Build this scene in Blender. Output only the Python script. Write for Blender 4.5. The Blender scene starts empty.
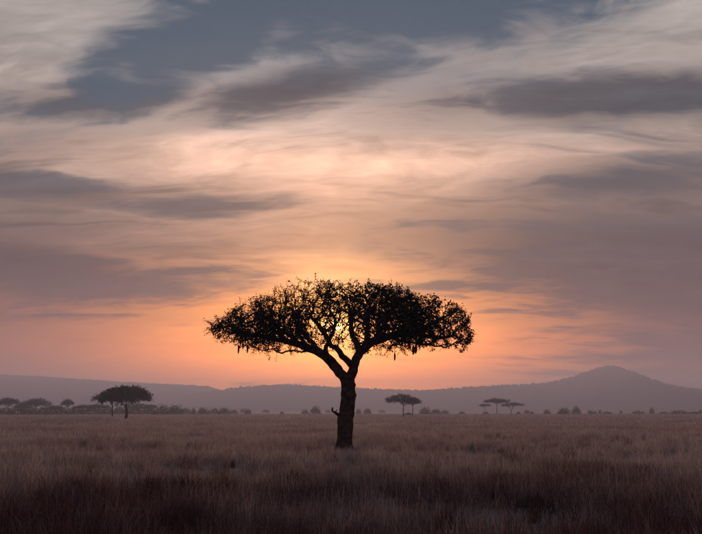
import bpy, math, random
import numpy as np
from mathutils import Vector

random.seed(7)
RNG = np.random.default_rng(11)
SC = bpy.context.scene
COL = SC.collection
R = math.radians

# ------------------------------------------------------------------ camera
F = 850.0                      # focal length in photo pixels (702 wide)
CAM_H = 2.4
HORIZON = 411.0
TILT = math.atan((HORIZON - 267.0) / F)
cam_d = bpy.data.cameras.new('camera')
cam = bpy.data.objects.new('camera', cam_d)
COL.objects.link(cam)
cam_d.sensor_width = 36.0
cam_d.lens = F / 702.0 * 36.0
cam_d.clip_start = 0.1
cam_d.clip_end = 30000.0
cam.location = (0, 0, CAM_H)
cam.rotation_euler = (R(90) + TILT, 0, 0)
SC.camera = cam


def ray(px, py):
    x = (px - 351.0) / F
    u = (267.0 - py) / F
    c, s = math.cos(TILT), math.sin(TILT)
    return Vector((x, c - u * s, s + u * c))


def ground_at(px, py):
    d = ray(px, py)
    t = -CAM_H / d.z
    return Vector((d.x * t, d.y * t, 0.0))


def at(px, py, Y):
    d = ray(px, py)
    t = Y / d.y
    return Vector((d.x * t, Y, CAM_H + d.z * t))


def azel(px, py):
    d = ray(px, py).normalized()
    return math.degrees(math.atan2(d.x, d.y)), math.degrees(math.asin(d.z))


SUN_AZ, SUN_EL = azel(337, 325)
SUN_DIR = ray(337, 325).normalized()

# ------------------------------------------------------------------ colour management
SC.view_settings.view_transform = 'Standard'
SC.view_settings.look = 'None'
SC.view_settings.exposure = 0.0
SC.view_settings.gamma = 1.0
SC.view_settings.use_curve_mapping = False
SC.cycles.use_denoising = True
SC.cycles.volume_bounces = 0
SC.cycles.max_bounces = 6
SC.cycles.diffuse_bounces = 2
SC.cycles.transparent_max_bounces = 8
SC.cycles.sample_clamp_indirect = 3.0


def lin(c):
    out = []
    for v in c[:3]:
        v = v / 255.0
        out.append(v / 12.92 if v <= 0.04045 else ((v + 0.055) / 1.055) ** 2.4)
    return tuple(out) + (1.0,)


# ------------------------------------------------------------------ world: dusk sky
class G:
    """small expression builder on top of a node tree"""
    def __init__(self, nt):
        self.nt = nt

    def n(self, t):
        return self.nt.nodes.new(t)

    def link(self, a, b):
        self.nt.links.new(a, b)

    def put(self, v, sock):
        if isinstance(v, E):
            self.link(v.s, sock)
        elif hasattr(v, 'is_output'):
            self.link(v, sock)
        else:
            sock.default_value = v

    def m(self, op, *a, clamp=False):
        nd = self.n('ShaderNodeMath')
        nd.operation = op
        nd.use_clamp = clamp
        for i, v in enumerate(a):
            self.put(v, nd.inputs[i])
        return E(self, nd.outputs[0])

    def smooth(self, x, a, b, lo=0.0, hi=1.0):
        nd = self.n('ShaderNodeMapRange')
        nd.interpolation_type = 'SMOOTHSTEP'
        self.put(x, nd.inputs[0])
        nd.inputs[1].default_value = a
        nd.inputs[2].default_value = b
        nd.inputs[3].default_value = lo
        nd.inputs[4].default_value = hi
        return E(self, nd.outputs[0])

    def mix(self, f, a, b, mode='MIX', clampf=True):
        nd = self.n('ShaderNodeMix')
        nd.data_type = 'RGBA'
        nd.blend_type = mode
        nd.clamp_factor = clampf
        self.put(f, nd.inputs[0])
        self.put(a, nd.inputs[6])
        self.put(b, nd.inputs[7])
        return nd.outputs[2]

    def ramp(self, fac, stops):
        nd = self.n('ShaderNodeValToRGB')
        cr = nd.color_ramp
        cr.interpolation = 'EASE'
        while len(cr.elements) < len(stops):
            cr.elements.new(0.5)
        for el, (p, c) in zip(cr.elements, stops):
            el.position = p
            el.color = lin(c)
        self.put(fac, nd.inputs[0])
        return nd.outputs[0]

    def comb(self, x, y, z=0.0):
        nd = self.n('ShaderNodeCombineXYZ')
        self.put(x, nd.inputs[0]); self.put(y, nd.inputs[1]); self.put(z, nd.inputs[2])
        return nd.outputs[0]

    def noise(self, vec, scale, detail=3.0, rough=0.5, dist=0.0, color=False):
        nd = self.n('ShaderNodeTexNoise')
        self.link(vec, nd.inputs['Vector'])
        nd.inputs['Scale'].default_value = scale
        nd.inputs['Detail'].default_value = detail
        nd.inputs['Roughness'].default_value = rough
        nd.inputs['Distortion'].default_value = dist
        if color:
            return nd.outputs['Color']
        return E(self, nd.outputs[0])


class E:
    def __init__(self, g, s):
        self.g, self.s = g, s
    def __add__(self, o): return self.g.m('ADD', self, o)
    __radd__ = __add__
    def __sub__(self, o): return self.g.m('SUBTRACT', self, o)
    def __rsub__(self, o): return self.g.m('SUBTRACT', o, self)
    def __mul__(self, o): return self.g.m('MULTIPLY', self, o)
    __rmul__ = __mul__
    def __truediv__(self, o): return self.g.m('DIVIDE', self, o)
    def __neg__(self): return self.g.m('MULTIPLY', self, -1.0)


def build_world():
    w = bpy.data.worlds.new('World')
    SC.world = w
    w.cycles.sampling_method = 'MANUAL'
    w.cycles.sample_map_resolution = 512
    w.use_nodes = True
    nt = w.node_tree
    nt.nodes.clear()
    g = G(nt)
    out = g.n('ShaderNodeOutputWorld')
    bg = g.n('ShaderNodeBackground')
    tc = g.n('ShaderNodeTexCoord')
    sep = g.n('ShaderNodeSeparateXYZ')
    g.link(tc.outputs['Generated'], sep.inputs[0])
    x, y, z = (E(g, sep.outputs[i]) for i in range(3))
    deg = 180.0 / math.pi
    el = g.m('ARCSINE', z) * deg
    az = g.m('ARCTAN2', x, y) * deg
    # cloud-sheet coordinates (a layer seen in perspective)
    zz = g.m('MAXIMUM', z, 0.0) + 0.22
    u, v = x / zz, y / zz
    # warps
    wv = g.comb(u * 0.9, v * 1.7, 0.3)
    wn = g.n('ShaderNodeSeparateXYZ')
    g.link(g.noise(wv, 1.6, 3.0, 0.55, color=True), wn.inputs[0])
    w1 = E(g, wn.outputs[0]) - 0.5
    w2 = E(g, wn.outputs[1]) - 0.5
    w3 = E(g, wn.outputs[2]) - 0.5
    fn = g.n('ShaderNodeSeparateXYZ')
    g.link(g.noise(g.comb(u * 1.6, v * 4.2, 4.1), 3.2, 3.0, 0.6, 0.4, color=True), fn.inputs[0])
    f1 = E(g, fn.outputs[0]) - 0.5
    f2 = E(g, fn.outputs[1]) - 0.5
    # long brushed streaks
    st = g.noise(g.comb(u * 0.7 + w2 * 0.5, v * 3.2 + u * 0.45 + w1 * 2.0, 1.7), 2.2, 5.0, 0.60, 0.3)
    fine = g.noise(g.comb(u * 1.5 + w1 * 1.2, v * 8.0 + u * 1.4 + w2 * 4.0, 8.2), 2.0, 4.0, 0.60, 0.6)
    puff = g.noise(g.comb(u * 2.2 + w3 * 0.6, v * 3.6 + w1 * 0.8, 5.5), 3.4, 4.0, 0.6, 0.5)
    st = g.smooth(st, 0.28, 0.72)
    fine = g.smooth(fine, 0.28, 0.72)
    puff = g.smooth(puff, 0.30, 0.70)
    tex = (st - 0.5) * 0.55 + (fine - 0.5) * 0.30 + (puff - 0.5) * 0.30
    A = az + w1 * 6.0 + f1 * 1.6
    L = el + w2 * 2.0 + f2 * 0.9

    # ---- veil of high cloud lit by the low sun
    dxs = az - SUN_AZ
    near = g.m('EXPONENT', -(g.m('POWER', g.m('ABSOLUTE', dxs / 12.5), 2.0)))
    elj = (el + w2 * 1.6 + f2 * 0.8)
    fe = elj / 60.0
    centre = g.ramp(fe, [(0.0, (600, 310, 40)), (3.2/60, (520, 280, 50)), (6.5/60, (405, 240, 84)),
                         (9.0/60, (300, 200, 124)), (11.2/60, (214, 156, 122)), (13.6/60, (224, 172, 142)),
                         (16.6/60, (306, 244, 208)), (19.0/60, (220, 190, 174)), (22.0/60, (168, 160, 160)),
                         (27.0/60, (146, 148, 154)), (1.0, (66, 84, 110))])
    side = g.ramp(fe, [(0.0, (140, 80, 70)), (3.0/60, (158, 92, 76)), (7.0/60, (124, 84, 78)),
                       (9.5/60, (110, 86, 84)), (12.5/60, (128, 110, 102)), (16.0/60, (170, 146, 134)),
                       (20.0/60, (176, 162, 154)), (25.0/60, (176, 166, 160)), (35.0/60, (110, 118, 132)),
                       (1.0, (60, 80, 108))])
    # the sky away from the sunset, cool and mauve
    cool = g.ramp(fe, [(0.0, (138, 122, 148)), (8.0/60, (142, 132, 156)), (20.0/60, (136, 142, 166)), (1.0, (62, 84, 118))])
    side = g.mix(g.smooth(g.m('ABSOLUTE', dxs), 28.0, 75.0), side, cool)
    base = g.mix(near, side, centre)
    # streak relief in the veil, stronger higher up
    br = 1.0 + tex * g.smooth(el, 2.0, 12.0, 0.16, 0.80)
    gain = g.n('ShaderNodeVectorMath'); gain.operation = 'SCALE'
    g.link(base, gain.inputs[0]); g.put(br, gain.inputs['Scale'])
    base = gain.outputs[0]

    # ---- thicker grey cloud banks
    dark = g.ramp(el / 60.0, [(0.0, (84, 54, 64)), (5.0/60, (78, 54, 62)), (9.0/60, (76, 64, 70)),
                              (13.0/60, (82, 80, 84)), (17.5/60, (42, 72, 88)), (20.5/60, (58, 68, 78)),
                              (24.0/60, (52, 80, 98)), (1.0, (50, 72, 100))])
    dg = g.n('ShaderNodeVectorMath'); dg.operation = 'SCALE'
    g.link(dark, dg.inputs[0]); g.put(1.0 + tex * 0.8, dg.inputs['Scale'])
    dark = dg.outputs[0]

    def bank(px, py, rx, up, dn, rot=0.0, p=1.0):
        a0, e0 = azel(px, py)
        rx, up, dn = rx * 0.0674, up * 0.0674, dn * 0.0674
        c, s = math.cos(R(rot)), math.sin(R(rot))
        da, de = A - a0, L - e0
        if rot:
            q = da * (c / rx) + de * (s / rx)
            r_ = de * c - da * s
        else:
            q, r_ = da / rx, de
        vv = g.m('MAXIMUM', r_ / up, r_ / (-dn))
        return g.m('MAXIMUM', 1.0 - g.m('SQRT', q * q + vv * vv), 0.0) * p

    def combine(fields):
        d = fields[0]
        for p_ in fields[1:]:
            d = g.m('MAXIMUM', d, p_)
        return d

    thick = combine([
        bank(295, 90, 175, 32, 40, 12, 1.0),       # mauve bank under the blue gap
        bank(625, 100, 230, 38, 26, -3, 1.3),       # slate bank on the right
        bank(470, 104, 170, 44, 36, 2, 0.55),
        bank(90, 100, 170, 26, 28, 8, 0.9),         # blue-grey bank upper left
        bank(0, 184, 170, 24, 20, -3, 1.1),
        bank(200, 203, 150, 14, 14, 3, 0.8),
        bank(30, 260, 270, 20, 56, -4, 1.0),
        bank(190, 268, 120, 9, 14, 2, 0.7),
        bank(60, 316, 260, 8, 12, 0, 0.45),        # long bank left of the tree
        bank(680, 272, 360, 74, 90, -8, 1.2),       # dusk bank on the right
        bank(630, 182, 190, 36, 36, 0, 0.85),
        bank(480, 286, 190, 9, 20, -4, 0.8),
        bank(720, 360, 260, 80, 80, 0, 0.8),
    ])
    gen = g.noise(g.comb(u * 0.5 + w2 * 0.4, v * 1.9 + w1 * 0.8, 11.3), 1.5, 3.0, 0.55)
    outside = g.m('MAXIMUM', g.smooth(g.m('ABSOLUTE', az), 26.0, 40.0), g.smooth(el, 28.0, 40.0))
    thick = g.m('MAXIMUM', thick, g.smooth(gen, 0.45, 0.75) * (outside * 0.45 + 0.22))
    # thin drawn-out streaks between the banks
    thin = g.noise(g.comb(u * 0.42 + w2 * 0.35, v * 4.6 - u * 0.35 + w1 * 1.2, 21.0), 2.4, 4.0, 0.55, 0.2)
    thin = g.smooth(thin, 0.47, 0.68) * g.smooth(el, 5.0, 9.0) * g.smooth(el, 24.0, 15.0, 0.25, 1.0)
    thin = thin * g.smooth(g.m('ABSOLUTE', dxs), 3.0, 12.0, 0.35, 0.75)
    dens = g.smooth(thick + tex * 0.80 * g.smooth(thick, 0.0, 0.22), 0.0, 0.74)
    dens = g.m('MAXIMUM', dens, thin)
    col = g.mix(dens * 0.92, base, dark)

    # ---- the clear slate-blue gap at the top: the Nishita sky seen through thin cirrus
    sky = g.n('ShaderNodeTexSky')
    sky.sky_type = 'NISHITA'
    sky.sun_disc = False
    sky.sun_elevation = R(SUN_EL)
    sky.sun_rotation = R(SUN_AZ)
    sky.air_density = 1.0
    sky.dust_density = 2.0
    sky.ozone_density = 1.6
    sk = g.n('ShaderNodeVectorMath'); sk.operation = 'SCALE'
    g.link(sky.outputs[0], sk.inputs[0]); sk.inputs['Scale'].default_value = 0.05
    gap_col = g.mix(0.85, sk.outputs[0], lin((22, 76, 102)))
    gf = combine([bank(390, -40, 380, 160, 116, 0, 1.4), bank(215, 30, 190, 60, 56, 25, 1.0)])
    gf = g.m('MAXIMUM', gf, g.smooth(el, 30.0, 46.0) * g.smooth(gen, 0.62, 0.40) * 0.8)
    gap = g.smooth(gf + ((puff - 0.5) * 0.36 + (st - 0.5) * 0.34) * g.smooth(gf, 0.0, 0.18), -0.02, 0.58)
    col = g.mix(gap * 0.95, col, gap_col)

    # ---- glow and disc of the sun behind the veil
    dot = g.n('ShaderNodeVectorMath'); dot.operation = 'DOT_PRODUCT'
    g.link(tc.outputs['Generated'], dot.inputs[0]); dot.inputs[1].default_value = SUN_DIR
    ga = g.m('ARCCOSINE', g.m('MINIMUM', E(g, dot.outputs['Value']), 0.9999999)) * deg
    def glow(base, amt, col3):
        return g.mix(1.0, base, g.mix(amt, (0, 0, 0, 1), col3, clampf=False), 'ADD')
    col = glow(col, g.m('EXPONENT', -(ga / 4.0)) * 0.95, (1.0, 0.47, 0.10, 1))
    col = glow(col, g.m('EXPONENT', -(ga / 1.2)) * 4.0, (1.0, 0.62, 0.20, 1))
    col = glow(col, g.smooth(ga, 0.36, 0.22) * 36.0, (1.0, 0.66, 0.22, 1))
    # below the horizon the dome simply carries the horizon haze colour
    g.link(col, bg.inputs['Color'])
    bg.inputs['Strength'].default_value = 1.0
    g.link(bg.outputs[0], out.inputs['Surface'])


build_world()

sun_d = bpy.data.lights.new('sun', 'SUN')
sun_d.energy = 2.1
sun_d.angle = R(9.0)
sun_d.color = (1.0, 0.66, 0.48)
sun = bpy.data.objects.new('sun', sun_d)
COL.objects.link(sun)
sun.rotation_euler = (-SUN_DIR).to_track_quat('-Z', 'Y').to_euler()
sun.location = SUN_DIR * 100


# ------------------------------------------------------------------ helpers
def tag(o, label=None, cat=None, group=None, kind=None):
    if label: o['label'] = label
    if cat: o['category'] = cat
    if group: o['group'] = group
    if kind: o['kind'] = kind
    return o


def mesh_np(name, verts, faces_list, mat, smooth=False):
    """faces_list: list of int arrays (n,k) sharing the vertex array"""
    me = bpy.data.meshes.new(name)
    verts = np.asarray(verts, dtype=np.float32)
    me.vertices.add(len(verts))
    me.vertices.foreach_set('co', verts.ravel())
    idx, starts, s = [], [], 0
    for f in faces_list:
        f = np.asarray(f, dtype=np.int32)
        if len(f) == 0:
            continue
        k = f.shape[1]
        idx.append(f.ravel())
        starts.append(s + np.arange(len(f), dtype=np.int32) * k)
        s += f.size
    idx = np.concatenate(idx); starts = np.concatenate(starts)
    me.loops.add(len(idx))
    me.loops.foreach_set('vertex_index', idx)
    me.polygons.add(len(starts))
    me.polygons.foreach_set('loop_start', starts)
    me.update(calc_edges=True)
    if smooth:
        me.polygons.foreach_set('use_smooth', np.ones(len(starts), dtype=bool))
    me.validate()
    me.materials.append(mat)
    return me


def obj(name, me, parent=None):
    o = bpy.data.objects.new(name, me)
    COL.objects.link(o)
    if parent is not None:
        o.parent = parent
    return o


def empty(name, loc):
    o = bpy.data.objects.new(name, None)
    o.empty_display_size = 0.5
    COL.objects.link(o)
    o.location = loc
    return o


def copy_tree(o, parent=None):
    c = o.copy()
    COL.objects.link(c)
    c.parent = parent
    for ch in list(o.children):
        copy_tree(ch, c)
    return c


def hash2(ix, iy, seed):
    h = (ix.astype(np.int64) * 374761393 + iy.astype(np.int64) * 668265263 + seed * 974711) & 0xffffffff
    h = ((h ^ (h >> 13)) * 1274126177) & 0xffffffff
    h = h ^ (h >> 16)
    return (h & 0xffffff) / float(0xffffff)


def vnoise(x, y, seed=0):
    ix, iy = np.floor(x), np.floor(y)
    fx, fy = x - ix, y - iy
    fx = fx * fx * (3 - 2 * fx); fy = fy * fy * (3 - 2 * fy)
    a, b = hash2(ix, iy, seed), hash2(ix + 1, iy, seed)
    c, d = hash2(ix, iy + 1, seed), hash2(ix + 1, iy + 1, seed)
    return (a * (1 - fx) + b * fx) * (1 - fy) + (c * (1 - fx) + d * fx) * fy


def fbm(x, y, seed=0, octv=4):
    t, amp, tot = 0.0, 1.0, 0.0
    for k in range(octv):
        t = t + amp * vnoise(x * 2 ** k, y * 2 ** k, seed + k * 17)
        tot += amp
        amp *= 0.5
    return t / tot


def terrain(x, y):
    x = np.asarray(x, dtype=float); y = np.asarray(y, dtype=float)
    r = np.hypot(x, y)
    fade = np.clip(r / 12.0, 0, 1)
    return ((fbm(x / 9.0, y / 9.0, 3, 3) - 0.5) * 0.22 + (fbm(x / 60.0, y / 60.0, 5, 2) - 0.5) * 0.35) * fade


# ------------------------------------------------------------------ materials
def mat_new(name):
    m = bpy.data.materials.new(name)
    m.use_nodes = True
    m.node_tree.nodes.clear()
    return m, G(m.node_tree)


def mat_grass(name, cols, trans=0.45, red=False):
    m, g = mat_new(name)
    out = g.n('ShaderNodeOutputMaterial')
    geo = g.n('ShaderNodeNewGeometry')
    tc = g.n('ShaderNodeTexCoord')
    pn = g.noise(tc.outputs['Object'], 0.09, 4.0, 0.6)
    pn2 = g.noise(tc.outputs['Object'], 0.7, 3.0, 0.6)
    rnd = E(g, geo.outputs['Random Per Island'])
    f = g.m('ADD', (pn - 0.5) * 1.7 + (pn2 - 0.5) * 0.9, rnd * 0.3 + 0.32, clamp=True)
    n = len(cols)
    c = g.ramp(f, [(i / (n - 1), cc) for i, cc in enumerate(cols)])
    if red:     # redder near grass, with shade deepening towards the camera painted into its colour
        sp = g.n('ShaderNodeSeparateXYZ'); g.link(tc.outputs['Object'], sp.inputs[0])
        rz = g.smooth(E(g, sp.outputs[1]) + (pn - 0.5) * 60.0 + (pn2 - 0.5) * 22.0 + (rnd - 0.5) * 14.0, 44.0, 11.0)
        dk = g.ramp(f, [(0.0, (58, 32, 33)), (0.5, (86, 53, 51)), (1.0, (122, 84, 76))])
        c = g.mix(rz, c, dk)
    di = g.n('ShaderNodeBsdfDiffuse'); g.link(c, di.inputs['Color'])
    tr = g.n('ShaderNodeBsdfTranslucent'); g.link(c, tr.inputs['Color'])
    mx = g.n('ShaderNodeMixShader'); mx.inputs[0].default_value = trans
    g.link(di.outputs[0], mx.inputs[1]); g.link(tr.outputs[0], mx.inputs[2])
    g.link(mx.outputs[0], out.inputs['Surface'])
    return m


def mat_rough(name, stops, scale, bump=0.0, rough=0.95, detail=5.0):
    m, g = mat_new(name)
    out = g.n('ShaderNodeOutputMaterial')
    tc = g.n('ShaderNodeTexCoord')
    nz = g.noise(tc.outputs['Object'], scale, detail, 0.6)
    nf = g.smooth(nz, 0.3, 0.7)
    n = len(stops)
    c = g.ramp(nf, [(i / (n - 1), cc) for i, cc in enumerate(stops)])
    b = g.n('ShaderNodeBsdfPrincipled')
    g.link(c, b.inputs['Base Color'])
    b.inputs['Roughness'].default_value = rough
    b.inputs['Specular IOR Level'].default_value = 0.1
    if bump:
        bp = g.n('ShaderNodeBump')
        bp.inputs['Strength'].default_value = 1.0
        bp.inputs['Distance'].default_value = bump
        g.put(nz, bp.inputs['Height'])
        g.link(bp.outputs[0], b.inputs['Normal'])
    g.link(b.outputs[0], out.inputs['Surface'])
    return m


M_GROUND = mat_rough('dry_savanna_soil', [(126, 102, 90), (148, 124, 110), (164, 140, 124)], 0.05, 0.0)
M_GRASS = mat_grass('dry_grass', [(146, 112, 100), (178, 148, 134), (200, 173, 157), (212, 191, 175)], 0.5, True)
M_TUFT = mat_grass('dark_grass', [(62, 46, 42), (80, 60, 54), (98, 76, 66)], 0.3)
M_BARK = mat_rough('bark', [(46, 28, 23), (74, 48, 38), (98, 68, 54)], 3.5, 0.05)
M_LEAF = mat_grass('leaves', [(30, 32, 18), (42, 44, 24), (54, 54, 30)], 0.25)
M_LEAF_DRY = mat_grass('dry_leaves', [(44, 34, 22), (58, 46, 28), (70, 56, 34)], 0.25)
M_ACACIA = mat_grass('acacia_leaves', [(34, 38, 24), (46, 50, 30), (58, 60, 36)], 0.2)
M_FRUIT = mat_rough('fruit_skin', [(60, 48, 38), (84, 68, 52)], 6.0, 0.004, 0.8)
M_HILL = mat_rough('wooded_hillside', [(40, 40, 30), (64, 58, 44), (84, 74, 56)], 0.012, 0.0)

# ------------------------------------------------------------------ ground
def build_ground():
    def axis(lim, near, first, grow):
        v = [0.0]; s = first
        while v[-1] < lim:
            v.append(v[-1] + s)
            if v[-1] > near:
                s *= grow
        v[-1] = lim
        return np.array(v)
    ax = axis(4600, 30, 1.2, 1.10)
    xs = np.concatenate([-ax[:0:-1], ax])
    ay = axis(4600, 110, 1.2, 1.10)
    by = axis(1500, 10, 3.0, 1.3)
    ys = np.concatenate([-by[:0:-1], ay])
    X, Y = np.meshgrid(xs, ys)
    Z = terrain(X, Y)
    Z = np.where(np.hypot(X, Y) > 450, Z * 0 , Z * np.clip((450 - np.hypot(X, Y)) / 200, 0, 1))
    V = np.stack([X.ravel(), Y.ravel(), Z.ravel()], 1)
    nx, ny = len(xs), len(ys)
    i = np.arange(nx - 1)[None, :] + np.arange(ny - 1)[:, None] * nx
    i = i.ravel()
    Fq = np.stack([i, i + 1, i + nx + 1, i + nx], 1)
    o = obj('ground', mesh_np('ground', V, [Fq], M_GROUND, True))
    tag(o, 'flat dry savanna plain reaching to the hills', kind='structure')


build_ground()


def gz(x, y):
    r = math.hypot(x, y)
    return float(terrain(x, y)) * min(1.0, max(0.0, (450 - r) / 200))


# ------------------------------------------------------------------ hills
def build_ridge(name, label, D, crest, seed, depth, tree_amp):
    pts = [(at(px, py, D).x, at(px, py, D).z) for px, py in crest]
    cx = np.array([p[0] for p in pts]); cz = np.array([p[1] for p in pts])
    n = 520
    xs = np.linspace(cx[0], cx[-1], n)
    top = np.interp(xs, cx, cz)
    k = np.ones(5) / 5
    top = np.convolve(np.pad(top, 2, mode='edge'), k, mode='valid')
    rows = np.concatenate([np.linspace(-1, 0, 26), np.linspace(0, 1, 12)[1:]])
    X, T = np.meshgrid(xs, rows)
    H = np.tile(top, (len(rows), 1))
    prof = np.where(T < 0, (0.5 + 0.5 * np.cos(np.pi * T)) ** 1.15, 0.5 + 0.5 * np.cos(np.pi * T))
    spur = 0.80 + 0.4 * fbm(X / 260.0, T * 2.0 + 0 * X, seed, 3)
    prof = np.where(np.abs(T) < 1e-6, 1.0, np.clip(prof * (1 - (1 - np.abs(2 * prof - 1)) * (1 - spur)), 0, 1))
    Z = H * prof - 1.2 * (1 - prof)
    Y = D + T * depth + (fbm(X / 400.0, T, seed + 9, 2) - 0.5) * 160 * (1 - np.abs(T))* (np.abs(T) > 1e-6)
    bush = np.abs(hash2(np.arange(X.size).reshape(X.shape), np.zeros_like(X), seed))
    Z = Z + bush ** 3 * tree_amp * 2.2 * np.clip(prof * 3, 0, 1)
    nx, ny = len(xs), len(rows)
    i = (np.arange(nx - 1)[None, :] + np.arange(ny - 1)[:, None] * nx).ravel()
    o = obj(name, mesh_np(name, np.stack([X.ravel(), Y.ravel(), Z.ravel()], 1),
                          [np.stack([i, i + 1, i + nx + 1, i + nx], 1)], M_HILL, True))
    tag(o, label, kind='structure')
    return o


build_ridge('far_ridge', 'long pale ridge on the horizon sloping down towards the tree', 3450,
            [(-220, 372), (-120, 373), (-60, 374), (0, 375), (40, 377), (80, 379.5), (120, 382), (160, 384), (190, 385.3),
             (206, 386.3), (214, 388.5), (224, 392), (240, 398), (260, 405), (290, 411)], 21, 400, 2.2)
build_ridge('middle_ridge', 'low wooded ridge behind the tree', 3100,
            [(120, 410), (150, 404), (175, 398), (200, 394), (220, 391), (240, 388.3), (260, 386.7), (285, 385.2), (300, 386),
             (320, 387.2), (345, 388.6), (380, 390.2), (410, 391), (440, 391), (480, 393), (540, 398), (600, 405), (640, 410)], 33, 400, 3.4)
build_ridge('mountain', 'broad rounded mountain with a low shoulder', 2800,
            [(340, 410), (380, 401), (410, 394), (432, 390.6), (450, 389), (470, 388), (492, 386.6), (520, 385.4), (543, 384.2),
             (558, 381.4), (573, 377), (588, 372), (597, 368.8), (605, 366.6), (613, 368.2), (626, 372.6), (641, 378.5),
             (660, 385), (680, 389), (702, 391), (760, 395), (830, 400), (920, 407)], 45, 400, 3.4)


# ------------------------------------------------------------------ branching
def colonize(nodes, parents, attr, step, kill, infl, iters=200, gravity=0.0, jitter=0.15):
    P = [np.array(p, float) for p in nodes]
    par = list(parents)
    attr = attr.copy()
    N = np.array(P)
    d2 = ((attr[:, None, :] - N[None, :, :]) ** 2).sum(2)
    near = d2.argmin(1); nd = d2.min(1)
    for it in range(iters):
        act = nd < infl * infl
        if not act.any():
            break
        dirs = {}
        A_ = attr[act]; nn = near[act]
        Parr = np.array(P)
        dv = A_ - Parr[nn]
        dv /= np.linalg.norm(dv, axis=1)[:, None] + 1e-9
        acc = np.zeros((len(P), 3)); np.add.at(acc, nn, dv)
        src = np.unique(nn)
        acc = acc[src]
        acc /= np.linalg.norm(acc, axis=1)[:, None] + 1e-9
        acc += RNG.normal(0, jitter, acc.shape)
        acc[:, 2] += gravity
        acc /= np.linalg.norm(acc, axis=1)[:, None] + 1e-9
        new = Parr[src] + acc * step
        base = len(P)
        for s_, q in zip(src, new):
            P.append(q); par.append(int(s_))
        dd = ((attr[:, None, :] - new[None, :, :]) ** 2).sum(2)
        mi = dd.argmin(1); md = dd.min(1)
        better = md < nd
        near[better] = base + mi[better]; nd[better] = md[better]
        keep = nd > kill * kill
        attr, near, nd = attr[keep], near[keep], nd[keep]
        if len(attr) == 0:
            break
    return np.array(P), np.array(par)


def tubes(paths):
    """paths: list of (pts (n,3), radii (n,), sides). Returns verts, quads, tris"""
    V, Q, T = [], [], []
    off = 0
    for pts, rad, ns in paths:
        n = len(pts)
        t = np.gradient(pts, axis=0)
        t /= np.linalg.norm(t, axis=1)[:, None] + 1e-9
        ref = np.array([0.13, 0.31, 0.94]) if abs(t[0][2]) < 0.8 else np.array([0.94, 0.2, 0.1])
        a = np.cross(t, ref); a /= np.linalg.norm(a, axis=1)[:, None] + 1e-9
        b = np.cross(t, a)
        ang = np.arange(ns) * 2 * np.pi / ns
        ring = pts[:, None, :] + rad[:, None, None] * (np.cos(ang)[None, :, None] * a[:, None, :] + np.sin(ang)[None, :, None] * b[:, None, :])
        V.append(ring.reshape(-1, 3))
        i = np.arange(n - 1)[:, None] * ns; j = np.arange(ns)[None, :]; j2 = (j + 1) % ns
        Q.append((off + np.stack([i + j, i + j2, i + ns + j2, i + ns + j], -1)).reshape(-1, 4))
        tip = off + n * ns
        V.append((pts[-1] + t[-1] * rad[-1])[None, :])
        l = off + (n - 1) * ns
        jj = np.arange(ns)
        T.append(np.stack([l + jj, l + (jj + 1) % ns, np.full(ns, tip)], 1))
        off = tip + 1
    return np.concatenate(V), np.concatenate(Q), np.concatenate(T)


def skeleton_paths(P, par, rad):
    """decompose a tree into chains following the thickest child"""
    n = len(P)
    kids = [[] for _ in range(n)]
    for i in range(n):
        if par[i] >= 0:
            kids[par[i]].append(i)
    chains = []
    stack = [(i, None) for i in range(n) if par[i] < 0]
    while stack:
        i, prev = stack.pop()
        ch = [] if prev is None else [prev]
        ch.append(i)
        while kids[i]:
            ks = sorted(kids[i], key=lambda k: -rad[k])
            for k in ks[1:]:
                stack.append((k, i))
            i = ks[0]
            ch.append(i)
        if len(ch) > 1:
            chains.append((ch, prev is not None))
    return chains


def pipe(P, par, tip, expo, fixed=None):
    n = len(P)
    acc = np.zeros(n)
    r = np.zeros(n)
    order = np.argsort(-np.arange(n))          # children always come after parents
    for i in order:
        r[i] = max(tip, acc[i] ** (1 / expo))
        if par[i] >= 0:
            acc[par[i]] += r[i] ** expo
    return r


def leaf_quads(C, size, aspect=0.55, droop=0.0, rng=RNG):
    n = len(C)
    d = rng.normal(0, 1, (n, 3)); d[:, 2] -= droop
    d /= np.linalg.norm(d, axis=1)[:, None]
    s = rng.normal(0, 1, (n, 3))
    s = np.cross(d, s); s /= np.linalg.norm(s, axis=1)[:, None]
    L = (size * rng.uniform(0.6, 1.3, n))[:, None]
    W = L * aspect
    V = np.stack([C, C + d * L * 0.5 + s * W * 0.5, C + d * L, C + d * L * 0.5 - s * W * 0.5], 1).reshape(-1, 3)
    return V, np.arange(4 * n).reshape(-1, 4)


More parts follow.
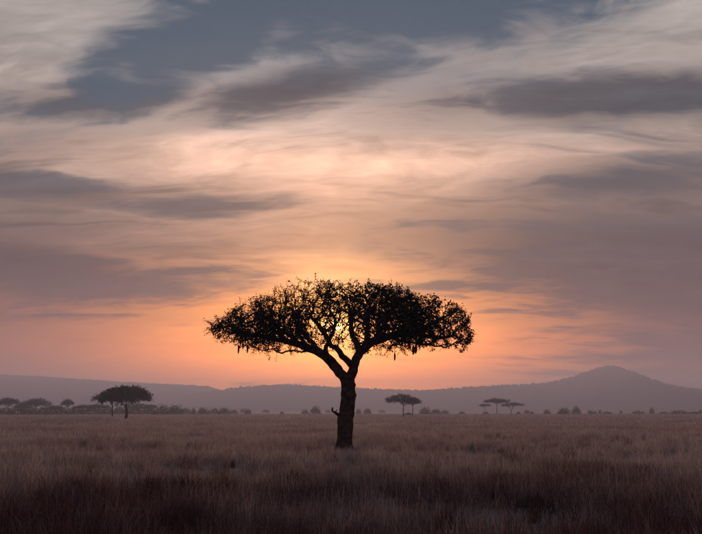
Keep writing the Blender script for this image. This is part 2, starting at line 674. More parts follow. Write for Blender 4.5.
# ------------------------------------------------------------------ the big tree
def build_main_tree():
    base = ground_at(344, 453)
    D = base.y
    mpp = D / F
    root = empty('sausage_tree', (base.x, base.y, gz(base.x, base.y)))
    tag(root, 'large lone spreading tree with gnarled trunk and hanging fruits, sun behind its crown', 'tree')

    def L(px, py, dy=0.0):
        p = at(px, py, D + dy)
        return np.array([p.x - base.x, dy, p.z])

    # hand-set trunk and main limbs: (name, attach, [(px, py, depth, radius px)])
    trunk = [(344, 459, 0, 13.5), (344.0, 454, 0, 11.0), (344.2, 450, 0, 9.4), (344.6, 444, 0, 7.9), (345.2, 436, 0, 7.1), (346, 424, 0, 6.6),
             (347, 411, 0, 6.2), (348.2, 399, 0, 5.9), (347.9, 391, 0.05, 5.8), (347.5, 386, 0.05, 5.6), (347.2, 382.5, 0.05, 5.6)]
    limbs = {
        'left': [(343.2, 377, 0, 4.8), (337.4, 370, -.1, 4.6), (331.4, 363, -.2, 4.4), (325, 357, -.3, 4.1), (317, 352, -.4, 4.0),
                 (308, 349, -.5, 3.5), (298, 345, -.6, 3.1), (287, 342.5, -.7, 2.7), (274, 340.5, -.5, 2.3), (261, 337, -.3, 1.9), (248, 335, -.1, 1.5), (236, 332, 0, 1.2)],
        'right': [(351.2, 376, .1, 4.4), (353.6, 368, .2, 4.0), (356, 360, .4, 3.9), (360, 353, .6, 4.0), (367, 346, .8, 4.2), (376, 341.5, 1., 4.0),
                  (386, 338, 1.1, 3.7), (398, 335.5, 1.1, 3.3), (411, 335.5, 1., 2.9), (424, 337, .8, 2.4), (437, 339, .5, 1.9), (448, 338, .3, 1.4)],
    }
    subs = [  # (limb, index, points)
        ('right', 1, [(349, 362.5, -.3, 3.2), (343, 357.5, -.7, 3.0), (337.5, 352.5, -1.1, 2.7), (331, 346, -1.6, 2.4), (325, 337, -2.1, 2.1), (318, 327, -2.6, 1.7), (312, 317, -3, 1.3)]),
        ('right', 3, [(357, 345, 1.3, 3.0), (352.5, 337, 2.0, 2.7), (350.5, 327, 2.6, 2.3), (352, 316, 3.1, 1.9), (350, 305, 3.4, 1.4)]),
        ('right', 5, [(380, 334, -.2, 2.6), (385, 325, -1.2, 2.3), (389, 316, -2.0, 1.9), (394, 308, -2.6, 1.5)]),
        ('right', 4, [(367, 339, 0, 2.4), (366, 330, -1, 2.1), (368, 320, -1.9, 1.8), (371, 309, -2.5, 1.4)]),
        ('right', 7, [(409, 330, 2.2, 2.2), (419, 324, 3.0, 1.9), (428, 317, 3.6, 1.5)]),
        ('right', 8, [(421, 331, -.4, 2.0), (432, 325, -1.4, 1.6), (441, 319, -2, 1.3)]),
        ('left', 4, [(313, 345, .6, 2.6), (306, 337, 1.5, 2.3), (300, 328, 2.3, 2.0), (296, 318, 2.9, 1.6), (291, 308, 3.2, 1.3)]),
        ('left', 3, [(326.5, 349, .6, 2.3), (329, 341, 1.3, 2.0), (334, 333, 1.9, 1.7), (336, 318, 2.4, 1.3)]),
        ('left', 6, [(291, 338, -1.6, 2.0), (282, 332, -2.5, 1.7), (272, 325, -3.2, 1.4), (263, 318, -3.6, 1.1)]),
        ('left', 7, [(281, 337, .5, 1.8), (271, 330, 1.5, 1.6), (262, 322, 2.2, 1.3), (252, 315, 2.6, 1.1)]),
        ('left', 4, [(309, 351.5, -.9, 1.0), (301, 353.8, -1.2, .8), (291, 351.5, -1.4, .8), (281, 353.6, -1.5, .7), (272, 350.5, -1.6, .6), (261, 350.8, -1.7, .5), (250, 347, -1.8, .4)]),
        ('right', 6, [(396, 341, .3, 1.2), (408, 342.5, -.2, 1.0), (420, 344, -.6, .9), (434, 346.5, -.9, .8), (446, 349, -1.1, .6)]),
        ('left', 5, [(303, 343, -1.6, 1.9), (299, 333, -2.6, 1.6), (296, 322, -3.3, 1.3)]),
    ]
    nodes, par, minr = [], [], []

    def chain(pts, start):
        ids, prev = [], start
        prevp = nodes[start] if start >= 0 else None
        prevr = minr[start] if start >= 0 else None
        for (px, py, dy, rp) in pts:
            q = L(px, py, dy); r = rp * mpp
            if prevp is not None:
                seg = np.linalg.norm(q - prevp); k = max(1, int(seg / 0.22))
                for j in range(1, k):
                    nodes.append(prevp + (q - prevp) * j / k + RNG.normal(0, 0.028, 3)); par.append(prev)
                    minr.append(prevr + (r - prevr) * j / k); prev = len(nodes) - 1
            nodes.append(q); par.append(prev); minr.append(r); prev = len(nodes) - 1
            prevp, prevr = q, r
            ids.append(prev)
        return ids
    tids = chain(trunk, -1)
    n_trunk = len(nodes)
    lids = {}
    owner_ranges = []
    for k, pts in limbs.items():
        s = len(nodes); lids[k] = chain(pts, tids[-1]); owner_ranges.append((s, len(nodes)))
    for k, i, pts in subs:
        chain([(a_ + RNG.uniform(-1.5, 1.5), b_ + RNG.uniform(-1, 1), c_ + RNG.uniform(-.15, .15), d_) for a_, b_, c_, d_ in pts], lids[k][i])
    n_hand = len(nodes)

    # crown envelope (photo outline turned round the trunk)
    cx_px = 344.0
    topL = [(0, 276), (20, 279), (44, 282.5), (56, 286), (69, 290), (82, 297), (94, 300), (108, 305), (122, 317), (134, 327)]
    botL = [(0, 338), (14, 343), (30, 345), (54, 351), (74, 353), (94, 353), (104, 351), (112, 345), (122, 342), (134, 336)]
    topR = [(0, 276), (6, 276), (21, 279), (41, 283), (61, 287), (76, 290), (91, 293.5), (106, 301), (118, 308), (124, 316), (128, 332)]
    botR = [(0, 338), (16, 342), (36, 344), (56, 343), (76, 345), (96, 347), (110, 351), (122, 351), (128, 344)]
    zpx = lambda py: at(344, py, D).z
    RL, RR = 134 * mpp, 128 * mpp

    def prof(tab, s, Rm):
        xs = np.array([t[0] for t in tab]) * mpp / Rm
        zs = np.array([zpx(t[1]) for t in tab])
        return np.interp(s, xs, zs)

    def envelope(th, s):
        wr = 0.5 + 0.5 * np.cos(th)
        T = wr * prof(topR, s, RR) + (1 - wr) * prof(topL, s, RL)
        B = wr * prof(botR, s, RR) + (1 - wr) * prof(botL, s, RL)
        return T, B

    n_at = 9000
    th = RNG.uniform(0, 2 * np.pi, n_at * 3)
    s = np.sqrt(RNG.uniform(0.0, 1, n_at * 3))
    T, B = envelope(th, s)
    q = RNG.uniform(0, 1, n_at * 3) ** 0.75
    lobes = 0.92 + 0.10 * np.sin(th * 3 + 0.6) * np.sin(th * 5)
    Rm = (0.5 + 0.5 * np.cos(th)) * RR + (0.5 - 0.5 * np.cos(th)) * RL
    rx = np.where(np.cos(th) > 0, RR, RL); ry = 6.3
    rho_x = s * rx * np.cos(th); rho_y = s * ry * np.sin(th) * lobes
    T = T - 0.9 * np.clip(fbm(rho_x / 1.5 + 3, rho_y / 1.9 + 8, 77, 2) - 0.30, 0, 1)
    z = B + (T - B) * q
    # hollow underside in the middle of the crown
    hollow = (q < 0.42) & (s < 0.55)
    # gaps between the leaf masses
    gap = vnoise(rho_x / 0.95 + 40, z / 0.6 + rho_y / 2.6 + 7, 5)
    keep = ~(hollow & (RNG.uniform(0, 1, len(s)) < 0.85)) & (gap > 0.30)
    # open heart of the crown where only branches cross
    heart = np.exp(-((rho_x + 0.45) / 1.5) ** 2 - ((z - zpx(327)) / 0.95) ** 2)
    keep &= RNG.uniform(0, 1, len(s)) > heart * 0.6
    att = np.stack([rho_x, rho_y, z], 1)[keep][:n_at]
    P, pr = colonize(nodes, par, att, 0.18, 0.23, 2.4, 170, 0.02, 0.24)
    nn = len(P)
    # short bare twigs poking out of the outer branches
    has_kid = np.zeros(nn, bool); has_kid[pr[pr >= 0]] = True
    depth_r = pipe(P, pr, 0.011, 2.25)
    thin = np.where((np.arange(nn) >= n_hand) & (depth_r < 0.035))[0]
    extra_p, extra_par = [], []
    for i in thin:
        if RNG.uniform() < (0.95 if not has_kid[i] else 0.42):
            d = P[i] - P[pr[i]]; d = d / (np.linalg.norm(d) + 1e-9) + RNG.normal(0, 0.7, 3) + np.array([0, 0, 0.35])
            d /= np.linalg.norm(d)
            ln = RNG.uniform(0.18, 0.5) * (1.25 if P[i][0] < -1.0 else 0.9)
            m1 = P[i] + d * ln * 0.5
            d2 = d + RNG.normal(0, 0.4, 3); d2 /= np.linalg.norm(d2)
            extra_p += [m1, m1 + d2 * ln * 0.5]
            b0 = nn + len(extra_p) - 2
            extra_par += [int(i), b0]
    P = np.concatenate([P, np.array(extra_p)]); pr = np.concatenate([pr, np.array(extra_par, int)])
    rad = pipe(P, pr, 0.0125, 2.35)
    mr = np.array(minr)
    rad[:n_hand] = np.maximum(np.minimum(rad[:n_hand], mr * 1.15), mr)
    rad[n_hand:] = np.minimum(rad[n_hand:], 0.10)
    for i in range(n_hand, len(P)):
        rad[i] = min(rad[i], rad[pr[i]] * 0.95)

    # which first-order limb a node belongs to
    owner = np.full(len(P), -1)
    for k, (a, b) in enumerate(owner_ranges):
        owner[a:b] = k
    for i in range(n_trunk, len(P)):
        if owner[i] < 0 and pr[i] >= 0:
            owner[i] = owner[pr[i]]

    chains = skeleton_paths(P, pr, rad)
    tr_paths, limb_paths, twig_paths = [], {0: [], 1: []}, []
    for ch, joined in chains:
        pts = P[ch]; r = rad[ch].copy()
        if joined:
            r[0] = min(r[0], r[1] * 1.25)
        if ch[1] < n_trunk:
            # trunk chain: split where it leaves the trunk
            k = sum(1 for c in ch if c < n_trunk)
            tr_paths.append((pts[:k + 1], r[:k + 1], 18))
            rest = list(range(k - 1, len(ch)))
            if len(rest) > 2:
                limb_paths[max(0, owner[ch[-1]])].append((pts[rest], r[rest], 10))
            continue
        if r[1] > 0.035:
            limb_paths[max(0, owner[ch[1]])].append((pts, r, 8 if r[1] > 0.08 else 6))
        else:
            twig_paths.append((pts, r, 3))
    # trunk with flutes, knots and root flare
    pts, r, ns = tr_paths[0]
    ns = 22
    fine_t = np.linspace(0, 1, 64)
    ti = np.linspace(0, 1, len(pts))
    pf = np.stack([np.interp(fine_t, ti, pts[:, k]) for k in range(3)], 1)
    rf = np.interp(fine_t, ti, r)
    V, Q, Tt = tubes([(pf, rf, ns)])
    cen = np.repeat(pf, ns, 0)
    dv = V[:-1] - cen
    ang = np.tile(np.arange(ns) / ns * 2 * np.pi, len(pf))
    hz = cen[:, 2]
    mod = 1 + 0.07 * np.sin(ang * 5 + hz * 0.8) + 0.05 * np.sin(ang * 9 - hz * 1.7) + 0.10 * (fbm(ang * 2.2, hz * 2.6, 8, 3) - 0.5)
    mod += 0.16 * np.exp(-((hz - 3.35) / 0.22) ** 2) * np.clip(np.cos(ang - np.pi), 0, 1) * 0
    V[:-1] = cen + dv * mod[:, None]
    # knots on the sun-side flank
    for kz, kx, kr in ((zpx(386), 1, 0.09), (zpx(395.5), 1, 0.11), (zpx(424), -1, 0.05)):
        w = np.exp(-((V[:, 2] - kz) / 0.16) ** 2)
        side = np.clip(np.sign(kx) * (V[:, 0] - np.interp(V[:, 2], pf[:, 2], pf[:, 0])) / 0.3, 0, 1)
        V[:, 0] += kx * kr * w * side
    tr = obj('trunk', mesh_np('trunk', V, [Q, Tt], M_BARK, True), root)
    # stub branch low on the left
    sp = [np.array([L(341, 417.5)[0], -.05, L(341, 417.5)[2]]), L(338, 415.5, -.15), L(335, 413.6, -.25), L(332.6, 412.6, -.3)]
    st = [(np.array(sp), np.array([.11, .095, .075, .05]), 7),
          (np.array([sp[3], L(332.2, 410.5, -.3), L(332.6, 408.6, -.28)]), np.array([.06, .06, .035]), 6),
          (np.array([sp[2], L(336.5, 411.6, -.3), L(337.4, 410.9, -.32)]), np.array([.04, .03, .02]), 5)]
    V, Q, Tt = tubes(st)
    obj('broken_branch', mesh_np('broken_branch', V, [Q, Tt], M_BARK, True), tr)
    for k in (0, 1):
        V, Q, Tt = tubes(limb_paths[k])
        obj('limb', mesh_np('limb', V, [Q, Tt], M_BARK, True), root)
    V, Q, Tt = tubes(twig_paths)
    tw = obj('twigs', mesh_np('twigs', V, [Q, Tt], M_BARK, False), root)
    tw['kind'] = 'stuff'

    # leaves: sparse on the left half, dense clumps on the right
    tipi = np.where((rad < 0.03) & (np.arange(len(P)) >= n_hand))[0]
    C = P[tipi]
    dn = vnoise(C[:, 0] / 0.9 + 11, C[:, 2] / 0.7 + C[:, 1] / 0.9, 19)
    rightness = np.clip((C[:, 0] + 1.5) / 4.5, 0, 1)
    low = np.clip((zpx(322) - C[:, 2]) / 1.2, 0, 1)
    cnt = (4.3 + 0.8 * low + 0.0 * rightness) * np.clip((dn - 0.2) * 2.2, 0, 1.5)
    centre = np.exp(-((C[:, 0] + 0.4) / 1.9) ** 2 - ((C[:, 2] - zpx(328)) / 1.3) ** 2)
    cnt *= 1 - 0.8 * centre
    reps = RNG.poisson(cnt)
    CC = np.repeat(C, reps, 0); CC = CC + RNG.normal(0, 0.055, CC.shape)
    V, Fq = leaf_quads(CC, 0.10 + 0.025 * np.clip((CC[:, 0] + 2.5) / 4.5, 0, 1), 0.6, 0.3)
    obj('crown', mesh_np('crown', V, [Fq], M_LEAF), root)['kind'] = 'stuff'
    print('MAIN TREE nodes', len(P), 'leaves', len(CC))

    # hanging fruits on long stalks
    for (px, pt, pf0, pb, wpx, dy) in ((394.5, 345, 354, 361.5, 1.9, -0.6), (413.2, 342, 346.5, 355.5, 3.0, -0.4), (415.6, 342, 346, 354.5, 2.6, -0.1),
                                       (238.2, 341, 346, 354.5, 1.9, -0.3), (242.6, 341, 344, 350.5, 1.5, 0.2), (247.2, 342, 345, 354.0, 1.9, -0.2),
                                       (258.5, 342, 347, 353.0, 1.7, .3), (419.5, 343, 347, 351, 1.2, .3)):
        a, b, c = L(px, pt, dy), L(px, pf0, dy), L(px, pb, dy)
        n = 9
        t = np.linspace(0, 1, n)
        pts = b[None] + (c - b)[None] * t[:, None]
        pts[:, 0] += 0.02 * np.sin(t * 3)
        r = wpx * mpp * 0.5 * np.clip(np.sin(np.pi * (0.06 + 0.88 * t)) ** 0.45, 0.2, 1)
        V, Q, Tt = tubes([(pts, r, 10)])
        fr = obj('fruit', mesh_np('fruit', V, [Q, Tt], M_FRUIT, True), root)
        a[2] += 0.25
        V, Q, Tt = tubes([(np.array([a, (a + b) / 2 + 0.02, b]), np.array([.016, .014, .016]), 5)])
        obj('stalk', mesh_np('stalk', V, [Q, Tt], M_BARK, True), fr)
    return D


D_TREE = build_main_tree()


# ------------------------------------------------------------------ acacias and far trees
def make_acacia(name, height, crown_w, seed, lean=0.0, fork=0.45, thick=0.26, crown_h=0.25, leaves=2600, leaf=0.35, asym=0.0, leafmat=None, stems=1):
    """umbrella thorn: forked trunk, flat layered crown"""
    rng = np.random.default_rng(seed)
    root = empty(name, (0, 0, 0))
    nodes, par = [], []
    k = 9
    for i in range(k):
        t = i / (k - 1)
        nodes.append(np.array([lean * t ** 1.3 * height * fork + 0.06 * height * 0.2 * math.sin(t * 5 + seed), 0.05 * math.sin(t * 4), -0.3 + t * (height * fork + 0.3)]))
        par.append(i - 1)
    top = k - 1
    nat = 420
    th = rng.uniform(0, 2 * np.pi, nat); s = np.sqrt(rng.uniform(0, 1, nat))
    ch = crown_h * height
    layer = rng.uniform(0, 1, nat)
    edge = 1 - 0.75 * s ** 2.2
    zt = height - ch * (1 - edge) * 0.8
    z = zt - layer ** 1.5 * ch * (0.35 + 0.5 * edge)
    lob = 1 + 0.18 * np.sin(th * 2 + seed) + 0.12 * np.sin(th * 5 + seed * 2)
    x = s * crown_w / 2 * np.cos(th) * np.where(np.cos(th) > 0, 1 + asym, 1 - asym) * lob + lean * height * fork * 1.2
    y = s * crown_w / 2.3 * np.sin(th) * lob
    att = np.stack([x, y, z], 1)
    P, pr = colonize(nodes, par, att, height * 0.045, height * 0.05, height * 0.9, 80, 0.0, 0.18)
    rad = pipe(P, pr, 0.022, 2.2)
    rad *= thick / max(rad[top], 1e-6) if rad[top] > thick else 1.0
    rad = np.maximum(rad, 0.02)
    rad[:k] = np.maximum(rad[:k], thick * np.linspace(1.35, 0.95, k))
    tr, tw = [], []
    for c, j in skeleton_paths(P, pr, rad):
        r = rad[c].copy()
        if j: r[0] = min(r[0], r[1] * 1.2)
        (tr if c[1] < k else tw).append((P[c], r, 8 if r[1] > 0.1 else 4))
    V, Q, T = tubes(tr)
    obj('trunk', mesh_np(name + '_trunk', V, [Q, T], M_BARK, True), root)
    V, Q, T = tubes(tw)
    obj('branches', mesh_np(name + '_branches', V, [Q, T], M_BARK, True), root)['kind'] = 'stuff'
    tips = np.where((np.arange(len(P)) >= k) & (P[:, 2] > height * (0.98 - crown_h * 1.25)))[0]
    C = P[rng.choice(tips, leaves)] + rng.normal(0, 1, (leaves, 3)) * np.array([leaf * 1.1, leaf * 1.1, leaf * 0.55])
    V, Fq = leaf_quads(C, leaf, 0.6, 0.0, rng)
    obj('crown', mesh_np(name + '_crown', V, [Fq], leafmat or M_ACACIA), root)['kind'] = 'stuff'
    return root


def make_bush(name, height, width, seed, leaves=500, leaf=0.5):
    rng = np.random.default_rng(seed)
    root = empty(name, (0, 0, 0))
    st = []
    for i in range(6):
        a = rng.uniform(0, 6.28); r = rng.uniform(0.1, 0.32) * width
        st.append((np.array([[r * .2 * math.cos(a), r * .2 * math.sin(a), -0.2], [r * .6 * math.cos(a), r * .6 * math.sin(a), height * .35], [r * math.cos(a), r * math.sin(a), height * .72]]),
                   np.array([.12, .09, .04]), 5))
    V, Q, T = tubes(st)
    obj('stems', mesh_np(name + '_stems', V, [Q, T], M_BARK, True), root)
    n = leaves
    d = rng.normal(0, 1, (n, 3)); d[:, 2] = np.abs(d[:, 2]); d /= np.linalg.norm(d, axis=1)[:, None]
    rr = rng.uniform(0.35, 1, n) ** 0.6
    az = np.arctan2(d[:, 1], d[:, 0])
    lob = 0.85 + 0.2 * np.sin(az * 3 + seed) * np.cos(d[:, 2] * 4 + seed) + 0.12 * vnoise(az * 2 + 9, d[:, 2] * 4, seed)
    C = d * rr[:, None] * lob[:, None] * np.array([width / 2, width / 2, height * 0.95])
    C[:, 2] = np.maximum(C[:, 2], 0.02)
    V, Fq = leaf_quads(C, leaf, 0.7, -0.3, rng)
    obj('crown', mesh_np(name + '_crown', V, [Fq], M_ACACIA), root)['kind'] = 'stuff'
    return root


def place(o, px, py, rz=0.0):
    g_ = ground_at(px, py)
    o.location = (g_.x, g_.y, gz(g_.x, g_.y))
    o.rotation_euler = (0, 0, rz)
    return g_.y / F     # metres per photo pixel there


def spot(px, py):
    return ground_at(px, py).y / F


# dark acacia pair on the left
m = spot(126, 419.5)
o = make_acacia('acacia_tree', 33.2 * m, 54 * m, 5, 0.0, 0.36, 0.36, 0.44, 9000, 0.45)
place(o, 126, 419.5)
tag(o, 'dark umbrella-shaped acacia with a thick straight trunk standing in front of the far treeline', 'tree')
m = spot(112.5, 417.2)
o = make_acacia('acacia_tree', 25 * m, 37 * m, 9, -0.08, 0.42, 0.26, 0.40, 6000, 0.45)
place(o, 112.5, 417.2)
tag(o, 'smaller dark acacia half hidden behind the thick-trunked umbrella acacia', 'tree')
# pair right of the big trunk
m = spot(403.5, 417)
o = make_acacia('acacia_tree', 22 * m, 26 * m, 14, 0.03, 0.5, 0.2, 0.36, 5000, 0.38, -0.2)
place(o, 403.3, 417)
tag(o, 'flat-topped acacia with slim trunk and the taller crown of the touching pair', 'tree')
m = spot(412.6, 416.4)
o = make_acacia('acacia_tree', 18 * m, 15 * m, 17, 0.02, 0.52, 0.18, 0.3, 3400, 0.38, 0.15)
place(o, 412.6, 416.4)
tag(o, 'flat-topped acacia with slim trunk and the lower crown of the touching pair', 'tree')
# trio further right
m = spot(496.5, 414.6)
o = make_acacia('acacia_tree', 15.4 * m, 27 * m, 23, 0.0, 0.22, 0.26, 0.24, 3000, 0.55)
place(o, 496.8, 414.6)
tag(o, 'tallest flat-topped acacia of three below the mountain, trunk forking in a V', 'tree')
m = spot(511, 414.4)
o = make_acacia('acacia_tree', 11.6 * m, 19 * m, 27, 0.35, 0.45, 0.24, 0.3, 2400, 0.5)
place(o, 510.5, 414.4)
tag(o, 'leaning flat-topped acacia beside the V-forked one', 'tree')
m = spot(485, 414.2)
o = make_acacia('acacia_tree', 10 * m, 12 * m, 31, 0.0, 0.55, 0.18, 0.2, 1300, 0.45)
place(o, 485, 414.2)
tag(o, 'small thin flat-topped acacia beside the V-forked one', 'tree')

# far treeline: a few prototypes, copied
protoA = [make_acacia('flat_topped_tree', 10, 13 + i, 40 + i, 0.05 * (i - 1), 0.42, 0.3, 0.36 + 0.04 * i, 2600, 0.6) for i in range(3)]
protoB = [make_bush('round_bush', 5, 8, 60 + i, 750, 0.55) for i in range(4)]
used = set()


def far(protos, i, px, py, wpx, hpx, label, cat, group, base_w, base_h, rz):
    p = protos[i % len(protos)]
    o = p if p.name not in used else copy_tree(p)
    used.add(p.name)
    m_ = place(o, px, py, rz)
    o.scale = (wpx * m_ / base_w, wpx * m_ / base_w, hpx * m_ / base_h)
    tag(o, label, cat, group)
    return o


line_t = [(8, 414.9, 21, 16.4), (-13, 415.0, 24, 15.5), (35, 414.9, 25, 16.2), (67, 414.9, 14.5, 15), (55, 414.6, 18, 9), (22, 414.6, 16, 11), (82, 414.6, 16, 9.5),
          (98, 414.6, 20, 10.5), (139, 414.6, 21, 11), (151, 413.9, 14, 9), (-34, 415.0, 22, 14), (-52, 414.3, 22, 15)]
for i, (px, py, w_, h_) in enumerate(line_t):
    lab, grp = 'hazy flat-topped tree in the far treeline below the long pale ridge', 'flat-topped trees of the far treeline'
    if i == 3:
        lab = 'small compact flat-topped tree on a clear trunk, standing just before the far treeline'
    o = far(protoA, i, px, py, w_, h_, lab, 'tree', grp, 13.5, 10.2, 0.6 * i)
line_b = [(3, 414.8, 26, 7), (18, 414.8, 22, 8), (30, 414.8, 22, 7), (45, 414.8, 22, 8), (60, 414.8, 22, 7), (75, 414.8, 20, 7.5), (90, 414.6, 22, 8),
          (106, 414.6, 20, 8), (121, 414.6, 22, 8), (134, 414.6, 20, 8), (148, 414.6, 18, 7.5), (161, 414.8, 20, 10.4), (175, 414.8, 20, 10.2), (185, 414, 14, 7),
          (193.5, 414.8, 6, 7), (203, 414.6, 15, 7.5), (214, 414, 12, 6.5), (224, 414.6, 15, 8), (234, 414, 10, 4.5), (-20, 414.8, 24, 8), (-42, 414.8, 24, 8)]
for i, (px, py, w_, h_) in enumerate(line_b):
    far(protoB, i, px, py, w_, h_ * (1.25 if px < 150 else 1.05), 'hazy rounded bush in the far treeline below the long pale ridge', 'bush',
        'bushes of the far treeline', 8, 5, 0.9 * i)
singles = [(248, 414.2, 8.5, 6, 'small dark bush on the plain where the far treeline ends'),
           (282, 414, 5, 3, 'tiny lone bush on the plain between treeline and big trunk'),
           (315.5, 414.4, 13, 9, 'round bush on the far plain just left of the big trunk'),
           (305, 414.0, 9, 5.2, 'small hazy bush beside the round bush by the big trunk'),
           (358.5, 414.1, 7, 6, 'small bush peeping out beside the big trunk'),
           (367.5, 414.3, 9, 7, 'bushy round shrub between the big trunk and the touching acacia pair'),
           (408.3, 415.6, 10, 3.6, 'low bush between the two slim trunks of the acacia pair'),
           (425, 414.4, 13.5, 8, 'round bush right beside the touching acacia pair'),
           (436, 414.2, 13, 5.8, 'low wide bush next to the round one beside the acacia pair'),
           (445, 414.1, 9, 5, 'small hazy bush at the end of the clump beside the acacia pair'),
           (462, 414.1, 9, 3, 'low bush on the plain between the pair and the trio of acacias'),
           (485.5, 414.4, 8, 3, 'low shrub at the foot of the small thin acacia'),
           (518.5, 414.3, 5, 3.2, 'low shrub at the foot of the leaning acacia'),
           (564, 414.8, 15, 8, 'largest dark round bush below the mountain'),
           (576.5, 414.3, 10.5, 8.5, 'hazy tall bush beside the largest dark round bush'),
           (547, 414.2, 9, 5.2, 'small pale bush before the largest dark round bush'),
           (652, 414.0, 6, 7.5, 'tall narrow bush standing alone below the mountain slope'),
           (679, 414.2, 20, 4.6, 'long low bush below the mountain foot')]
for i, (px, py, w_, h_, lab) in enumerate(singles):
    far(protoB, i, px, py, w_, h_, lab, 'bush', None, 8, 5, 1.3 * i)
    # copies inherit the group of their source: drop it
for o in bpy.data.objects:
    if o.get('category') == 'bush' and 'far treeline' not in o['label'] and 'group' in o:
        del o['group']
    if o.get('label', '').startswith('small dark bush on the plain where') and 'group' in o:
        del o['group']
for i, (px, w_, h_) in enumerate([(527, 7, 4.4), (532, 5, 3.2), (590, 6, 4.4), (594, 7, 3.2), (600, 4, 4.8), (607, 11, 3.2), (621, 4, 3.8), (634, 5, 2.8), (638, 8, 4.2), (643, 4, 3),
                                   (664, 11, 2.6), (694, 13, 3.2), (701, 6, 4.6), (722, 9, 4)]):
    far(protoB, i, px, 413.7 + 0.2 * (i % 3), w_, h_, 'tiny hazy bush in the row below the mountain', 'bush', 'tiny bushes below the mountain', 8, 5, 0.7 * i)
for i, (px, w_, h_) in enumerate([(243, 8, 5.4), (266, 9, 4), (328, 8, 3.8), (382, 8, 3.6)]):
    far(protoB, i, px, 412.9, w_, h_, 'pale hazy bush at the foot of the low wooded ridge', 'bush', 'pale bushes below the low ridge', 8, 5, 0.5 * i)


# ------------------------------------------------------------------ grass
def blades(cx, cy, n_each, spread, h, w, lean_r, rng):
    n = len(cx)
    m_ = n * n_each
    X = np.repeat(cx, n_each) + rng.normal(0, 1, m_) * np.repeat(spread, n_each)
    Y = np.repeat(cy, n_each) + rng.normal(0, 1, m_) * np.repeat(spread, n_each)
    H = np.repeat(h, n_each) * rng.uniform(0.45, 1.15, m_)
    W = np.repeat(w, n_each) * rng.uniform(0.7, 1.3, m_)
    az = rng.uniform(0, 2 * np.pi, m_)
    ld = rng.uniform(0, 2 * np.pi, m_)
    ln = H * np.abs(rng.normal(0, lean_r, m_))
    r = np.hypot(X, Y)
    Z = terrain(X, Y) * np.clip((450 - r) / 200, 0, 1) - 0.03
    sx, sy = np.cos(az) * W / 2, np.sin(az) * W / 2
    b = np.stack([X, Y, Z], 1)
    sd = np.stack([sx, sy, np.zeros(m_)], 1)
    mid = b + np.stack([np.cos(ld) * ln * 0.3, np.sin(ld) * ln * 0.3, H * 0.6], 1)
    tip = b + np.stack([np.cos(ld) * ln, np.sin(ld) * ln, H], 1)
    V = np.stack([b - sd, b + sd, mid + sd * 0.75, mid - sd * 0.75, tip], 1).reshape(-1, 3)
    k = np.arange(m_) * 5
    return V, np.stack([k, k + 1, k + 2, k + 3], 1), np.stack([k + 3, k + 2, k + 4], 1)


def build_grass():
    rng = np.random.default_rng(3)
    Vs, Qs, Ts, off = [], [], [], 0
    for (d0, d1, dens, ne, w, hh, sp) in ((9, 20, 16, 14, 0.011, 0.62, 0.16), (20, 34, 9, 13, 0.015, 0.6, 0.2), (34, 62, 4.5, 12, 0.024, 0.58, 0.26),
                                          (62, 130, 1.0, 12, 0.05, 0.56, 0.5), (130, 280, 0.22, 12, 0.11, 0.56, 1.1), (280, 620, 0.045, 12, 0.26, 0.6, 2.4)):
        area = 0.5 * (d1 ** 2 - d0 ** 2) * 1.1
        n = int(area * dens)
        d = np.sqrt(rng.uniform(d0 ** 2, d1 ** 2, n))
        a = rng.uniform(-0.56, 0.56, n)
        x, y = d * np.sin(a), d * np.cos(a)
        pt = fbm(x / 7.0 + 50, y / 7.0 + 50, 71, 3)
        pt2 = fbm(x / 30.0 + 9, y / 22.0, 91, 2)
        h = hh * (0.35 + 0.9 * pt + 0.35 * (pt2 - 0.4))
        keep = rng.uniform(0, 1, n) < np.clip(0.35 + (pt - 0.32) * 2.6, 0.15, 1)
        x, y, h = x[keep], y[keep], h[keep] * rng.lognormal(0, 0.22, keep.sum())
        V, Q, T = blades(x, y, ne, np.full(len(x), sp), h, np.full(len(x), w), 0.48, rng)
        Vs.append(V); Qs.append(Q + off); Ts.append(T + off); off += len(V)
    # arching tussocks standing above the rest
    n = 900
    d = np.sqrt(rng.uniform(12 ** 2, 75 ** 2, n)); a = rng.uniform(-0.56, 0.56, n)
    x, y = d * np.sin(a), d * np.cos(a)
    kp = fbm(x / 9.0 + 4, y / 9.0, 133, 2) > 0.46
    x, y, d = x[kp], y[kp], d[kp]
    V, Q, T = blades(x, y, 46, 0.09 + 0.07 * rng.uniform(0, 1, len(x)), rng.uniform(0.55, 0.95, len(x)), 0.009 + d * 0.0004, 0.75, rng)
    Vs.append(V); Qs.append(Q + off); Ts.append(T + off); off += len(V)
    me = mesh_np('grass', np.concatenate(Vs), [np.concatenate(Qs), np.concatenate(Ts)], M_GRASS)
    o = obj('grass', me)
    tag(o, 'dry straw-coloured savanna grass covering the plain', 'grass', kind='stuff')
    print('GRASS tris', 3 * off // 5)


build_grass()

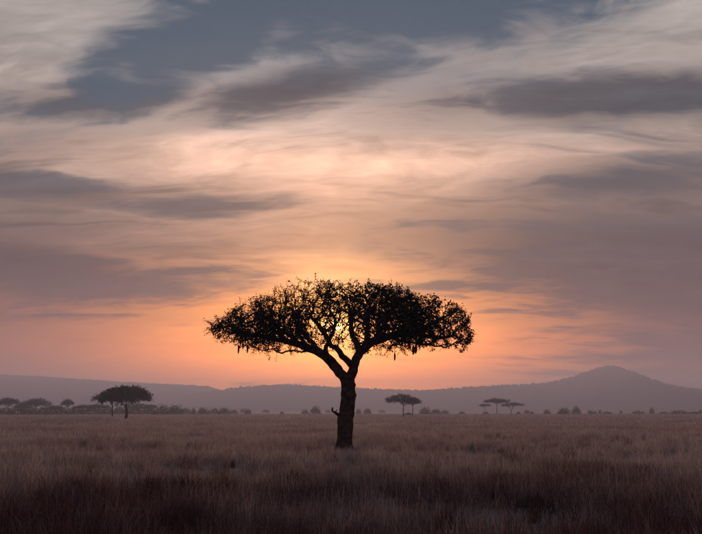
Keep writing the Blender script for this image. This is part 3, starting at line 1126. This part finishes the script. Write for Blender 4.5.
# darker tufts that stand out in the foreground
proto_t = []
for k in range(3):
    rng = np.random.default_rng(200 + k)
    n = 16
    cx = rng.normal(0, 0.16, n); cy = rng.normal(0, 0.16, n)
    V, Q, T = blades(cx, cy, 9, np.full(n, 0.05), np.full(n, 0.55), np.full(n, 0.016), 0.5, rng)
    V[:, 2] -= V[:, 2].min() + 0.06
    proto_t.append(mesh_np('dark_tuft', V, [Q, T], M_TUFT))
tufts = [(298, 485, 1.1), (291, 480, .9), (232, 468, .8), (498, 486, 1.2), (468, 479, 1.1), (427, 477, 1.2), (382, 476, 1.0), (512, 463, 1.0), (571, 460, .9), (643, 476, 1.1),
         (574, 486, 1.2), (91, 474, 1.0), (79, 492, 1.1), (149, 489, 1.0), (180, 488, .9), (100, 514, 1.1), (45, 502, .9), (406, 506, 1.0), (448, 519, 1.0), (497, 498, 1.1),
         (534, 505, 1.0), (532, 518, 1.1), (447, 529, 1.0), (305, 488, .9), (335, 463, .8), (500, 457, .8), (588, 447, .8), (671, 446, .9), (187, 515, .9), (620, 512, 1.0),
         (655, 500, .9), (25, 478, 1.0), (210, 497, .9), (260, 520, .9), (360, 517, .9), (322, 459.5, .9), (357, 456, .7)]
for i, (px, py, s_) in enumerate(tufts):
    o = obj('dark_grass_tuft', proto_t[i % 3])
    g_ = ground_at(px, py)
    o.location = (g_.x, g_.y, gz(g_.x, g_.y))
    k = s_ * (0.75 + 0.006 * g_.y)
    o.scale = (k, k, k * 1.0)
    o.rotation_euler = (0, 0, i * 1.1)
    if math.hypot(px - 344, (py - 456) * 3) < 34:
        tag(o, 'dark tuft of coarse grass by the foot of the big trunk', 'grass tuft', 'dark tufts round the big trunk')
        continue
    tag(o, 'small dark clump of coarse grass standing out in the dry grass away from the trunk', 'grass tuft', 'dark grass clumps on the plain')


# ------------------------------------------------------------------ dusk haze
def build_haze():
    x0, x1, y0, y1, z0, z1 = -4700, 4700, -1600, 4700, -2.4, 166
    V = [(x, y, z) for z in (z0, z1) for y in (y0, y1) for x in (x0, x1)]
    Fq = [(0, 2, 3, 1), (4, 5, 7, 6), (0, 1, 5, 4), (2, 6, 7, 3), (0, 4, 6, 2), (1, 3, 7, 5)]
    m_, g = mat_new('dusk_haze')
    out = g.n('ShaderNodeOutputMaterial')
    pv = g.n('ShaderNodeVolumePrincipled')
    pv.inputs['Color'].default_value = (0.86, 0.84, 1.0, 1)
    pv.inputs['Density'].default_value = 0.00055
    pv.inputs['Anisotropy'].default_value = 0.36
    g.link(pv.outputs[0], out.inputs['Volume'])
    me = mesh_np('haze', V, [Fq], m_)
    o = obj('haze', me)
    tag(o, 'thin mauve dusk haze filling the air over the plain', 'haze', kind='stuff')


build_haze()
